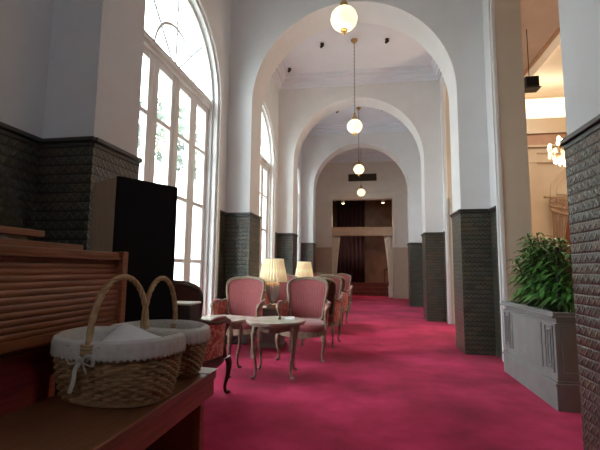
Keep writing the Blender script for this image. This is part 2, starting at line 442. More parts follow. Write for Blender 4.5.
for i in range(4):
    y = Yn[i]; T = TT[i]
    for (xa, xb, xf, sd) in ((WL, XL, XL, 1), (XR, WR, XR, -1)):
        if sd > 0: dado_x(xa, xb, y, -1); dado_x(xa, xb, y+T, 1)
        else: dado_x(xa, xb, y, -1); dado_x(xa, xb, y+T, 1)
        dado_y(y-d, y+T+d+(.038 if i == 0 and sd > 0 else 0), xf, sd)
    if i < 3:
        c = WCs[i]
        dado_y(y+T, c-WE, WL, 1); dado_y(c+WE, Yn[i+1], WL, 1)
        if i < 2: dado_y(y+T, c-OE, WR, -1); dado_y(c+OE, Yn[i+1], WR, -1)
        else: dado_y(y+T, Yn[i+1], WR, -1)
T = .60
dado_y(YB-.2, Y1, WL, 1); dado_y(YB-.2, Y1, WR, -1)
st(tiles, 'trim_4', M_tile); st(caps, 'trim_5', M_capm, bevel=.008)
# end bay wainscot on the side walls
mb = MB()
mb.box(WL, WL+.03, Yn[3]+T, YE, 0, 2.12); mb.box(WR-.03, WR, Yn[3]+T, YE, 0, 2.12)
mb.box(WL, WL+.06, Yn[3]+T, YE, 2.08, 2.16); mb.box(WR-.06, WR, Yn[3]+T, YE, 2.08, 2.16)
st(mb, 'trim_6', M_wains)
# stepped cornice round every bay
mb = MB()
edges = [(YB-.2, Yn[0])]+[(Yn[i]+TT[i], Yn[i+1]) for i in range(4)]
for (ya, yb) in edges:
    for (e, za, zb) in ((.05, CEIL-.30, CEIL-.24), (.09, CEIL-.24, CEIL-.14), (.17, CEIL-.14, CEIL-.07), (.24, CEIL-.07, CEIL)):
        mb.box(WL, WL+e, ya, yb, za, zb); mb.box(WR-e, WR, ya, yb, za, zb)
        mb.box(WL+e, WR-e, ya, ya+e, za, zb); mb.box(WL+e, WR-e, yb-e, yb, za, zb)
st(mb, 'trim_7', M_ceil)

# ---------------------------------------------------------------- windows
def window(idx, c):
    root = tag(empty('window_%d' % idx, (WL-.16, c, 0)), kind='structure')
    fr = MB()   # stepped surround (x local: 0 = glass plane, .16 = wall face)
    arch_band(fr, 'y', 0, WRAD-.02, WE+.02, WSP, .16, .20)
    arch_band(fr, 'y', 0, WRAD-.07, WRAD, WSP, .05, .165)
    arch_band(fr, 'y', 0, WRAD-.12, WRAD-.05, WSP, -.03, .09)
    fr.build('window_surround', M_trim, root, bevel=.008)
    R = WRAD-.11
    tr = MB(); tr.box(-.05, .07, -R, R, WSP-.09, WSP+.05); tr.box(-.05, .10, -R, R, WSP-.03, WSP+.0)
    tr.build('transom', M_trim, root)
    fan = MB()
    ri = .57
    arch_band(fan, 'y', 0, ri-.018, ri+.018, WSP, -.02, .03, z0=WSP)
    for a in (45, 90, 135):
        a = math.radians(a); u = Vector((0, math.cos(a), math.sin(a)))
        fan.tube([Vector((0.005, 0, WSP))+u*.04, Vector((0.005, 0, WSP))+u*R], .018, 4)
    fan.build('fanlight_bars', M_trim, root)
    n = 4; wd = 2*R/n
    for k in range(n):
        a = -R+k*wd; b = a+wd; cs = MB(); sw = .108
        cs.box(-.03, .03, a+.004, a+sw, .03, WSP-.09); cs.box(-.03, .03, b-sw, b-.004, .03, WSP-.09)
        for z0, z1 in ((.03, .42), (1.27, 1.32), (2.10, 2.15), (2.93, 2.98), (WSP-.18, WSP-.09)):
            cs.box(-.025, .025, a+sw, b-sw, z0, z1)
        if k in (1, 2): cs.box(.03, .045, (b-.03 if k == 1 else a+.0), (b if k == 1 else a+.03), .03, WSP-.09)
        s_ = cs.build('casement', M_trim, root)
        MB().box(-.004, .004, a+sw, b-sw, .42, WSP-.18).build('pane', M_glass, s_)
    g = MB(); pts = [(0, 0+R*math.cos(PI*i/24), WSP+R*math.sin(PI*i/24)) for i in range(25)]
    g.add(pts+[(-.006, p[1], p[2]) for p in pts], [tuple(range(25)), tuple(range(49, 24, -1))]+[(i, i+1, i+26, i+25) for i in range(24)]+[(24, 0, 25, 49)])
    g.build('fanlight_pane', M_glass, root)
    if idx == 1:
        h = MB(); h.box(.03, .05, -.03, .03, 1.15, 1.35); h.tube([(.05, .0, 1.25), (.09, 0, 1.25), (.09, .10, 1.25)], .008, 6); h.build('window_handle', M_brass, root)
    return root
for i in range(3): window(i+1, WCs[i])

# right openings: white architrave outside, beige reveal lining
for i in range(2):
    c = WCs[i]; mb = MB()
    arch_band(mb, 'y', c, ORAD-.07, ORAD+.045, OSP, WR-.02, WR+.03)
    arch_band(mb, 'y', c, ORAD-.035, ORAD+.015, OSP, WR-.045, WR-.02)
    st(mb, 'trim_%d' % (16+i), M_trim, bevel=.006)
    mb = MB(); arch_band(mb, 'y', c, ORAD-.06, ORAD, OSP, WR+.03, WR+.38)
    st(mb, 'trim_%d' % (20+i), M_beige, bevel=.004)
# folded door leaf against the far reveal of the second opening
dr = tag(empty('door_1', (WR+.07, WCs[1]+ORAD-.10, 0)), kind='structure')
mb = MB().box(0, .75, -.045, 0, .02, 2.9)
for z0, z1 in ((.2, 1.0), (1.15, 2.7)):
    mb.box(.1, .65, -.055, -.045, z0, z1)
mb.build('door_leaf', M_beige, dr, bevel=.004)
mb = MB().box(.035, .085, -.06, -.05, .72, 1.05); mb.tube([(.06, -.06, .93), (.06, -.11, .93), (.16, -.12, .93)], .012, 8)
mb.build('door_handle', M_brass, dr)

# ---------------------------------------------------------------- hall on the right
mb = MB()
mb.box(HX1, HX1+.2, HY0, HY1, 0, HZ+.6); mb.box(HX0, HX1+.2, HY0-.2, HY0, 0, HZ+.6)
mb.box(HX0-.35, HX0, HY0-.2, YB-.2, 0, HZ+.6); mb.box(HX0-.35, HX0, YB-.2, HY1, CEIL, HZ+.6)
st(mb, 'wall_hall', M_hall)
mb = MB(); mb.box(HX0-.35, HX1+.2, HY1, HY1+.2, 0, 5.9)
mb.box(HX0, HX1, HY1-.02, HY1+.2, 5.9, HZ+.6)
for (e, a, b) in ((.06, 5.35, 5.5), (.14, 5.55, 5.62), (.10, 5.62, 5.75), (.2, 6.02, 6.12), (.10, 5.0, 5.05)): mb.box(HX0, HX1, HY1-e, HY1, a, b)
for cx in (4.2, 7.25, 10.3):      # arched panel mouldings
    arch_band(mb, 'x', cx, .96, 1.0, 3.9, HY1-.04, HY1, z0=.9); arch_band(mb, 'x', cx, .78, .81, 3.9, HY1-.03, HY1, z0=.9)
    mb.box(cx-.78, cx+.78, HY1-.035, HY1, 3.86, 3.92); mb.box(cx-.96, cx+.96, HY1-.035, HY1, 3.6, 3.64)
for px in (2.7, 5.72, 8.78): mb.box(px-.14, px+.14, HY1-.08, HY1, 0, 5.4)
st(mb, 'wall_hall', M_hall)
# ceiling: low perimeter soffit, cream crown, raised coffer with lit cove
CX0, CY1 = 4.30, 13.2
mb = MB(); mb.box(HX0, CX0, HY0, HY1, 6.5, 6.65); mb.box(CX0, HX1, HY0, -1.5, 6.5, 6.65)
st(mb, 'ceiling', M_hallceil)
mb = MB(); mb.box(HX0, HX1, HY1-.12, HY1-.02, 5.62, 6.0); mb.box(CX0-.17, CX0-.10, HY0, CY1+.4, 6.47, 6.5)
st(mb, 'trim_12', M_hallwood)
mb = MB(); mb.box(CX0-.09, CX0+.12, HY0, HY1, 6.45, 6.6); mb.box(CX0+.3, CX0+.34, HY0, HY1-1.2, 7.34, 7.4); mb.box(CX0+.06, CX0+.12, HY0, HY1, 6.6, 6.8)
pass
st(mb, 'trim_13', M_cream, bevel=.01)
st(MB().box(CX0, HX1, HY0, CY1+1.8, 7.4, 7.6), 'ceiling', M_hall)
mb = MB(); mb.box(CX0+.1, HX1, HY1-.10, HY1-.02, 6.62, 7.32)
st(mb, 'trim_14', M_cove)

# swag and rust curtain on the hall's far wall
sw = tag(empty('hall_curtain', (6.95, HY1-.25, .22)), 'taupe swagged curtain tied back over a rust drape on the far hall wall', 'curtain')
def swag(u, v):
    x = -.85+1.75*u; top = 3.5; bot = 3.05-.25*math.sin(PI*u); z = top+(bot-top)*v+.03*math.sin(v*18+u*5)
    return (x, -.06-.03*math.sin(v*22), z)
MB().grid(swag, 30, 24).build('swag', M_swag, sw, smooth=True, solid=.02)
def tail(u, v):
    w_ = .60*(1-.70*v); x = -.80+w_*u+.05*v; return (x, -.03+.035*math.sin(u*30), 3.45-2.0*v)
MB().grid(tail, 40, 20).build('tied_drape', M_swag, sw, smooth=True, solid=.02)
MB().grid(lambda u, v: (-.72+1.6*u, .06+.03*math.sin(u*50), 3.4-3.6*v), 80, 4).build('drape', M_redcurt, sw, smooth=True, solid=.02)
mb = MB().tube([(-.95, 0, 3.52), (.95, 0, 3.52)], .025, 10).sphere((-.97, 0, 3.52), .05)
mb.build('curtain_rod', M_brass, sw, smooth=True)

# ceiling-hung loudspeaker in the hall
hs = tag(empty('hall_speaker', (3.47, 9.0, 5.12)), 'small black loudspeaker hung under the hall ceiling, seen through the opening', 'speaker')
MB().box(-.13, .15, -.14, .14, .0, .24).build('speaker_box', M_blackm, hs, bevel=.02)
MB().box(-.11, .13, -.16, -.14, .02, .22).build('speaker_grille', M_black, hs)
mb = MB().tube([(0, 0, .24), (0, 0, 1.38)], .009, 6).box(-.13, .18, -.14, .14, -.02, 0); mb.build('bracket', M_blackm, hs)
# chandelier
ch = tag(empty('crystal_chandelier', (4.16, 9.0, 3.48)), 'crystal chandelier with small lit bulbs glowing in the hall', 'chandelier')
mb = MB().tube([(0, 0, .3), (0, 0, 3.9)], .012, 6).lathe([(.02, .2), (.07, .25), (.04, .35), (.09, .45), (.02, .6)], 12)
for k in range(10):
    a = 2*PI*k/10; u = Vector((math.cos(a), math.sin(a), 0))
    mb.tube(catmull([u*.05+Vector((0, 0, .3)), u*.18+Vector((0, 0, .15)), u*.33+Vector((0, 0, .2)), u*.36+Vector((0, 0, .3))], 4), .010, 5)
mb.build('frame', M_brass, ch, smooth=True)
mb = MB()
for k in range(10):
    a = 2*PI*k/10; MB().sphere((.36*math.cos(a), .36*math.sin(a), .36), .036, 8, 6, (1, 1, 1.5)).build('bulb', M_bulb, ch, smooth=True)
for k in range(5):
    a = 2*PI*(k+.5)/5; MB().sphere((.18*math.cos(a), .18*math.sin(a), .52), .036, 8, 6, (1, 1, 1.5)).build('bulb', M_bulb, ch, smooth=True)

mb = MB()
for k in range(260):
    a = random.random()*2*PI; r = random.choice((.36, .28, .18, .1)); z = {.36: .12, .28: .05, .18: -.02, .1: -.08}[r]+random.random()*.14
    mb.sphere((r*math.cos(a), r*math.sin(a), z), .024, 5, 4, (.8, .8, 1.5))
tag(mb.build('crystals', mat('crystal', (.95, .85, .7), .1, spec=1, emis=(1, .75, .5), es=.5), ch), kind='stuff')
ld = bpy.data.lights.new('chandelier_light', 'POINT'); ld.energy = 210; ld.color = (1, .78, .55); ld.shadow_soft_size = .25
lo = bpy.data.objects.new('chandelier_light', ld); COL.objects.link(lo); lo.parent = ch; lo.location = (0, 0, -.3)

# ---------------------------------------------------------------- vestibule dressing
cu = tag(empty('plum_curtain', (-.80, 19.9, .571)), 'tall plum velvet curtain hanging in the vestibule beyond the end opening', 'curtain')
MB().grid(lambda u, v: (-.75+1.35*u, .07*math.sin(u*42)+.02*math.sin(u*90), 4.05*v), 120, 4).build('drape', M_curtD, cu, smooth=True, solid=.02)
MB().tube([(-.8, 0, 4.07), (.7, 0, 4.07)], .03, 8).build('curtain_rod', M_brassd, cu)
for sgn, x0, lab in ((1, EL+.02, 'ivory tied-back curtain at the left side of the end opening'), (-1, ER-.02, 'ivory tied-back curtain at the right side of the end opening')):
    o = tag(empty('ivory_curtain', (x0, YE+.10, 0)), lab, 'curtain', None)
    def cf(u, v, sgn=sgn):
        w_ = .22*(1-v)**1.6+.13+(.04 if v > .8 else 0); return (sgn*w_*u, .03*math.sin(u*34), 2.66-2.64*v)
    MB().grid(cf, 50, 30).build('drape', M_curtW, o, smooth=True, solid=.012)
    zt = 1.1; MB().tube([(0, -.05, zt), (sgn*.10, -.06, zt-.03), (sgn*.19, -.05, zt), (sgn*.19, .05, zt), (0, .05, zt)], .018, 6, closed=True).build('tieback', M_curtW, o, smooth=True)
rl = tag(empty('stair_handrail', (.92, 18.9, .0)), 'dark wooden handrail rising in the vestibule beside the right ivory curtain', 'handrail')
MB().tube([(-.25, 0, 1.15), (.42, .5, 1.55)], .035, 8).build('rail', M_frameD, rl)
MB().tube([(-.2, .05, 0), (-.2, .05, 1.18)], .022, 6).build('post', M_frameD, rl)
for x, nm in ((-1.15, 'left'), (.66, 'right')):
    o = tag(empty('ceiling_spotlight', (x, 18.4, 4.24)), 'small lit spotlight in the vestibule ceiling, the %s one' % nm, 'spotlight', 'vestibule spotlights')
    MB().lathe([(.07, .0), (.075, .03), (.06, .2)], 14).build('housing', M_trim, o, smooth=True)
    MB().lathe([(.055, -.012), (.055, .0)], 14).build('bulb', M_bulb, o)
    l_ = bpy.data.lights.new('spot_glow', 'SPOT'); l_.energy = 110; l_.color = (1, .7, .45); l_.spot_size = 1.9; l_.spot_blend = .6
    q = bpy.data.objects.new('spot_glow', l_); COL.objects.link(q); q.parent = o; q.location = (0, 0, -.04)

# ventilation grille on the end wall
vg = tag(empty('vent_grille', (-.25, YE-.02, 5.27)), 'dark rectangular vent grille high on the end wall', 'vent')
MB().box(-.6, .6, -.01, .02, -.15, .15).build('backing', M_blackm, vg)
mb = MB()
for k in range(9): mb.box(-.58, .58, -.03, -.005, -.13+k*.031, -.118+k*.031)
mb.box(-.62, -.58, -.03, .02, -.16, .16).box(.58, .62, -.03, .02, -.16, .16).box(-.58, .58, -.03, .02, .14, .16).box(-.58, .58, -.03, .02, -.16, -.14)
mb.build('louvres', M_brassd, vg)

# ---------------------------------------------------------------- pendant lamps
def pendant():
    root = empty('globe_pendant', (0, 0, 0)); zc = 4.29; R = .164
    prof = [(.045, R*.99)]+[(R*math.sin(a), R*.93*math.cos(a)) for a in [math.radians(18+144*i/18) for i in range(19)]]
    MB().lathe(prof[1:], 48, (0, 0, 0), .012, 16).build('globe', M_globe, root, smooth=True, loc=(0, 0, zc))
    mb = MB().lathe([(.004, zc+.36), (.012, zc+.34), (.018, zc+.30), (.03, zc+.285), (.03, zc+.25), (.02, zc+.235), (.045, zc+.215), (.055, zc+.18), (.068, zc+.145), (.05, zc+.14)], 20)
    mb.build('gallery', M_brass, root, smooth=True)
    MB().lathe([(.05, zc-.142), (.045, zc-.155), (.02, zc-.165), (.022, zc-.185), (.012, zc-.2), (.003, zc-.225)], 16).build('finial', M_brass, root, smooth=True)
    mb = MB(); z = zc+.36
    k = 0
    while z < CEIL-.10:
        a = (k % 2)*PI/2
        pts = [(.011*math.cos(t)*math.cos(a), .011*math.cos(t)*math.sin(a), z+.024+.026*math.sin(t)) for t in [2*PI*j/8 for j in range(8)]]
        mb.tube(pts, .0042, 4, closed=True); z += .042; k += 1
    mb.build('chain', M_brassd, root)
    MB().lathe([(.008, CEIL-.10), (.02, CEIL-.09), (.035, CEIL-.06), (.07, CEIL-.03), (.075, CEIL-.001)], 20).build('canopy', M_brass, root, smooth=True)
    return root
pd = pendant()
plabs = ['nearest glass globe pendant, the largest, hanging before the first arch', 'second glass globe pendant hanging between the first and second arches',
         'third glass globe pendant hanging between the second and third arches', 'farthest glass globe pendant, low in front of the end wall']
for i in range(4):
    o = pd if i == 0 else copy_tree(pd)
    o.location = (XC, Yn[i]+T/2+S/2, 0); tag(o, plabs[i], 'pendant lamp', 'globe pendants down the corridor')
    l_ = bpy.data.lights.new('pendant_light', 'POINT'); l_.energy = 6; l_.color = (1, .8, .52); l_.shadow_soft_size = .17
    q = bpy.data.objects.new('pendant_light', l_); COL.objects.link(q); q.parent = o; q.location = (0, 0, 4.03)

# small ceiling spots
def spot():
    root = empty('ceiling_spot', (0, 0, CEIL))
    MB().lathe([(.045, -.001), (.045, -.02), (.012, -.022), (.010, -.05)], 14).build('mount', M_blackm, root, smooth=True)
    m_ = Matrix.Translation((0, -.01, -.065)) @ Euler((math.radians(75), 0, .9)).to_matrix().to_4x4()
    MB().lathe([(.026, -.045), (.03, -.03), (.03, .035), (.018, .045)], 14, mtx=m_).build('lamp_head', M_blackm, root, smooth=True)
    return root
sp = spot(); first = True
for (x, y, lab) in ((-1.0, 8.5, 'small black ceiling spot left of the second pendant chain'), (.44, 8.54, 'small black ceiling spot right of the second pendant chain'),
                    (-.95, 12.35, 'small black ceiling spot left of the third pendant chain'), (.48, 12.4, 'small black ceiling spot right of the third pendant chain'), (-1.95, 9.5, 'small black ceiling spot by the cornice in the left far corner of the second bay')):
    o = sp if first else copy_tree(sp); first = False
    o.location = (x, y, CEIL); tag(o, lab, 'ceiling spot', 'black ceiling spots')

# ---------------------------------------------------------------- organ
og = tag(empty('console_organ', (-1.38, 1.2, 0)), 'red mahogany console organ with a closed tambour roll front along the left wall', 'organ')
OY0, OY1 = -.75, .82   # local
mb = MB()
mb.box(-.72, .02, OY0, OY1, 1.25, 1.28)                       # top board
mb.box(-.72, -.68, OY0, OY1, .06, 1.25)                        # back
mb.box(-.68, -.42, OY0, OY1, 0, .80)                            # lower body
mb.box(-.68, .00, OY0, OY1, .84, .885)                           # key bed
mb.build('body', M_organ, og, bevel=.006)
for ya, yb in ((OY0-.045, OY0), (OY1, OY1+.045)):
    mb = MB(); mb.prism([(-.73, 0), (-.36, 0), (-.36, .60), (.045, .80), (.045, 1.286), (-.73, 1.286)], ya, yb, Matrix(((1,0,0,0),(0,0,1,0),(0,1,0,0),(0,0,0,1))))
    mb.build('side_panel', M_organ, og, bevel=.006)
mb = MB(); ns = 12
for k in range(ns):                                            # bowed slats of the roll front
    t = k/(ns-1); z = 1.230-.305*t; x = -.02+.035*math.sin(t*PI*.8)
    mb.tube([(x, OY0, z), (x, OY1, z)], .0172, 10, sq=(1, .55))
mb.build('tambour', M_organ, og, smooth=True)
mb = MB().box(-.01, .03, OY0, OY1, .875, .912); mb.build('lower_rail', M_organ, og, smooth=False)
mb = MB().box(-.04, .03, OY0, OY1, 1.24, 1.252); mb.build('upper_rail', M_organ, og)
mb = MB()
mb.box(-.60, -.16, -.6, .76, 1.28, 1.318); mb.build('lid_board', M_organ, og, bevel=.004)
# music stand: shelf and clear desk
ms = tag(empty('music_stand', (-1.66, 1.15, 1.319)), 'clear tilted music desk with a red-brown wooden shelf on top of the organ', 'music stand')
MB().box(-.14, .10, -.5, .56, .022, .054).build('shelf', M_organ, ms, bevel=.004)
MB().box(-.12, .06, -.48, .50, 0, .022).build('shelf_base', M_paper, ms)
q = Matrix.Translation((.02, 0, .054)) @ Matrix.Rotation(math.radians(-14), 4, 'Y')
MB().prism([(-.45, 0), (.52, 0), (.47, .30), (-.35, .30)], 0, .008, q @ Matrix(((0,0,1,0),(1,0,0,0),(0,1,0,0),(0,0,0,1)))).build('clear_desk', M_acryl, ms)

# bench in front of the organ
bn = tag(empty('organ_bench', (-1.055, 1.21, 0)), 'long brown wooden organ bench under the wicker baskets', 'bench')
BZ = .665; by0, by1 = -.85, .885
MB().box(-.25, .25, by0, by1, BZ-.045, BZ).build('bench_top', M_bench, bn, bevel=.006)
MB().box(.205, .238, by0+.0, by1-.0, BZ-.13, BZ-.045).box(-.21, -.17, by0+.0, by1-.0, BZ-.13, BZ-.045).build('apron', M_organ, bn)
for y in (by0+.04, by1-.085): MB().box(-.165, .204, y, y+.04, 0, BZ-.045).build('side_panel', M_organ, bn, bevel=.004)
MB().box(-.02, .02, by0+.08, by1-.085, .15, .25).build('stretcher', M_bench, bn)
# small sheet at the bench end
o = MB().add([(-.07, -.04, 0), (.06, -.05, 0), (.07, .04, .004), (-.06, .05, .006), (-.07, -.04, .003), (.06, -.05, .003), (.07, .04, .007), (-.06, .05, .009)], [(0, 1, 2, 3), (7, 6, 5, 4), (0, 1, 5, 4), (1, 2, 6, 5), (2, 3, 7, 6), (3, 0, 4, 7)]).build('paper_slip', M_paper, None, loc=(-.862, 2.04, BZ+.001))
tag(o, 'small white paper slip at the far end of the bench', 'paper')

# speaker cabinet behind organ
K = Vector((-1.60, 2.30)); E2 = Vector((-1.39, 2.68)); dv = (E2-K); ang = math.atan2(dv.y, dv.x)
sc_ = tag(empty('speaker_cabinet', (K.x, K.y, 0), ang), 'tall oak speaker cabinet with a plain black cloth front, beside the first window', 'speaker')
Wf = dv.length
mb = MB(); mb.box(0, .025, 0, .33, 0, 1.78); mb.box(Wf-.025, Wf, 0, .33, 0, 1.78); mb.box(.025, Wf-.025, .31, .33, 0, 1.78); mb.box(.025, Wf-.025, .0, .31, 1.755, 1.78); mb.box(.025, Wf-.025, 0, .24, 0, .1)
mb.build('cabinet', M_spkwood, sc_)
MB().box(-.003, Wf+.003, -.025, 0, .04, 1.783).build('front_cloth', M_black, sc_)

# ---------------------------------------------------------------- baskets
def basket(name_loc, rz, a, b, h, label, napkin=False, seed=1, bow=False):
    rnd = random.Random(seed)
    root = tag(empty('wicker_basket', name_loc, rz), label, 'basket', 'wicker baskets on the bench')
    rows = 17; stakes = 46; NU = stakes*8; NVr = 6
    def prof(v):      # scale of plan radius
        return .86+.15*math.sin(v*PI*.52)**.9
    def body(u, v):
        th = 2*PI*u; k = prof(v); rr = v*rows; row = int(min(rr, rows-1)); fr = rr-row
        c, s_ = math.cos(th), math.sin(th)
        p = 2.5; q = (abs(c)**p+abs(s_)**p)**(-1/p)
        off = .0062*math.cos(stakes*PI*u*1.0*1 + PI*row)*math.sin(PI*min(max(fr, 0), 1)) + .0075*math.sin(PI*fr)
        return ((a*k)*q*c+off*c*1.6, (b*k)*q*s_+off*s_*1.6, .012+v*h)
    mb = MB().grid(body, NU, rows*NVr+1, cu=True)
    pts = [((a*.86)*(abs(math.cos(t))**2.5+abs(math.sin(t))**2.5)**(-.4)*math.cos(t), (b*.86)*(abs(math.cos(t))**2.5+abs(math.sin(t))**2.5)**(-.4)*math.sin(t), .012) for t in [2*PI*i/60 for i in range(60)]]
    mb.prism([(x, y) for x, y, z in pts], .004, .016)
    mb.tube(pts, .011, 6, closed=True)
    mb.build('basket_body', M_wicker, root, smooth=True)
    def sup(t, k):
        q = (abs(math.cos(t))**2.5+abs(math.sin(t))**2.5)**(-.4); return (a*k*q*math.cos(t), b*k*q*math.sin(t))
    # linen liner: outside skirt, over the rim, down inside, floor
    P = [(1.12, h-.040), (1.125, h-.026), (1.12, h-.012), (1.12, h+.004), (1.095, h+.022), (1.02, h+.030), (.96, h+.02), (.92, h-.03), (.88, h-.10), (.84, .05), (.5, .035), (.0, .03)]
    def liner(u, v):
        x = v*(len(P)-1); i = min(int(x), len(P)-2); f = x-i
        k = P[i][0]+(P[i+1][0]-P[i][0])*f; z = P[i][1]+(P[i+1][1]-P[i][1])*f; t = 2*PI*u
        wv = math.sin(t*17+seed)*.5+math.sin(t*29+1.3*seed)*.5
        if v < .3: k += .006*wv*(1-v/.3)+.004*math.sin(t*41); z += .006*math.sin(t*70)*(1 if v < .03 else 0)
        elif v > .52: k += .02*wv*min(1, (v-.52)*4); z += .006*math.sin(t*9+seed)*(v < .85)
        z += .006*math.sin(t*2+seed)*(v < .6)
        px, py = sup(t, max(k, 0)); return (px, py, z)
    MB().grid(liner, 240, 45, cu=True).build('linen_liner', M_linen, root, smooth=True, solid=.003)
    # twisted handle across the short axis
    mb = MB(); n = 90; hz = h+.005; HH = .262; bb = b*1.07
    for s3 in range(4):
        pts = []
        for i in range(n+1):
            t = PI*i/n; y = -bb*math.cos(t); z = hz-.05+(HH+.05)*math.sin(t)**.75 if 0 < i < n else hz-.05
            ph = 2*PI*s3/4+i*.33
            nrm = Vector((0, -math.cos(t), math.sin(t)))
            pts.append(Vector((0, y, z))+nrm*(.0066*math.cos(ph))+Vector((.0066*math.sin(ph), 0, 0)))
        mb.tube(pts, .0068, 6)
    mb.build('handle', M_wickerL, root, smooth=True)
    for sg in (-1, 1):
        mb = MB()
        for k in range(4): mb.tube([(.026*math.cos(t), sg*bb+.02*math.sin(t), hz-.03+k*.012) for t in [2*PI*i/14 for i in range(14)]], .006, 5, closed=True)
        mb.build('handle_binding', M_wickerL, root, smooth=True)
    if bow:
        B0 = Vector((0, -bb-.026, hz-.045)); mb = MB()
        for sg in (-1, 1):
            lp = catmull([B0, B0+Vector((sg*.03, -.014, .022)), B0+Vector((sg*.058, -.012, .012)), B0+Vector((sg*.05, -.008, -.014)), B0+Vector((sg*.02, -.008, -.008)), B0], 5)
            mb.tube(lp, .0045, 6, sq=(1.6, .5))
        mb.tube(catmull([B0, B0+Vector((-.02, -.01, -.03)), B0+Vector((-.028, -.006, -.07)), B0+Vector((-.045, -.004, -.12))], 5), .008, 6, sq=(1, .3))
        mb.tube(catmull([B0, B0+Vector((.02, -.012, -.02)), B0+Vector((.03, -.008, -.045))], 5), .008, 6, sq=(1, .3))
        mb.sphere(B0, .011, 8, 6)
        mb.build('ribbon_bow', M_linen, root, smooth=True)
    return root
bz = BZ+.001
basket((-1.042, 1.585, bz), math.radians(-5), .246, .166, .225, 'nearer wicker basket with a white linen liner, ribbon bow and white napkin', seed=2, bow=True)
basket((-1.068, 1.962, bz), math.radians(-3), .234, .142, .212, 'farther wicker basket with a white linen liner, behind the one holding a napkin', seed=5)
# folded white napkin standing in the nearer basket
nk = MB()
def nap(u, v):
    x = -.14+.285*u; y = .0+.10*(v-.5)*2*(1-.2*u); ridge = 1-abs(v-.5)*2
    return (x, y,   .005+(.150-.09*u)*ridge*min(1, .2+u*2.2)+.003*math.sin(u*9+v*7))
nk.grid(nap, 24, 21)
o = nk.build('napkin', M_paper, None, smooth=True, solid=.004, loc=(-.995, 1.595, bz+.172)); o.rotation_euler = (0, 0, math.radians(8))
tag(o, 'folded white napkin peeking out of the nearer basket', 'napkin')

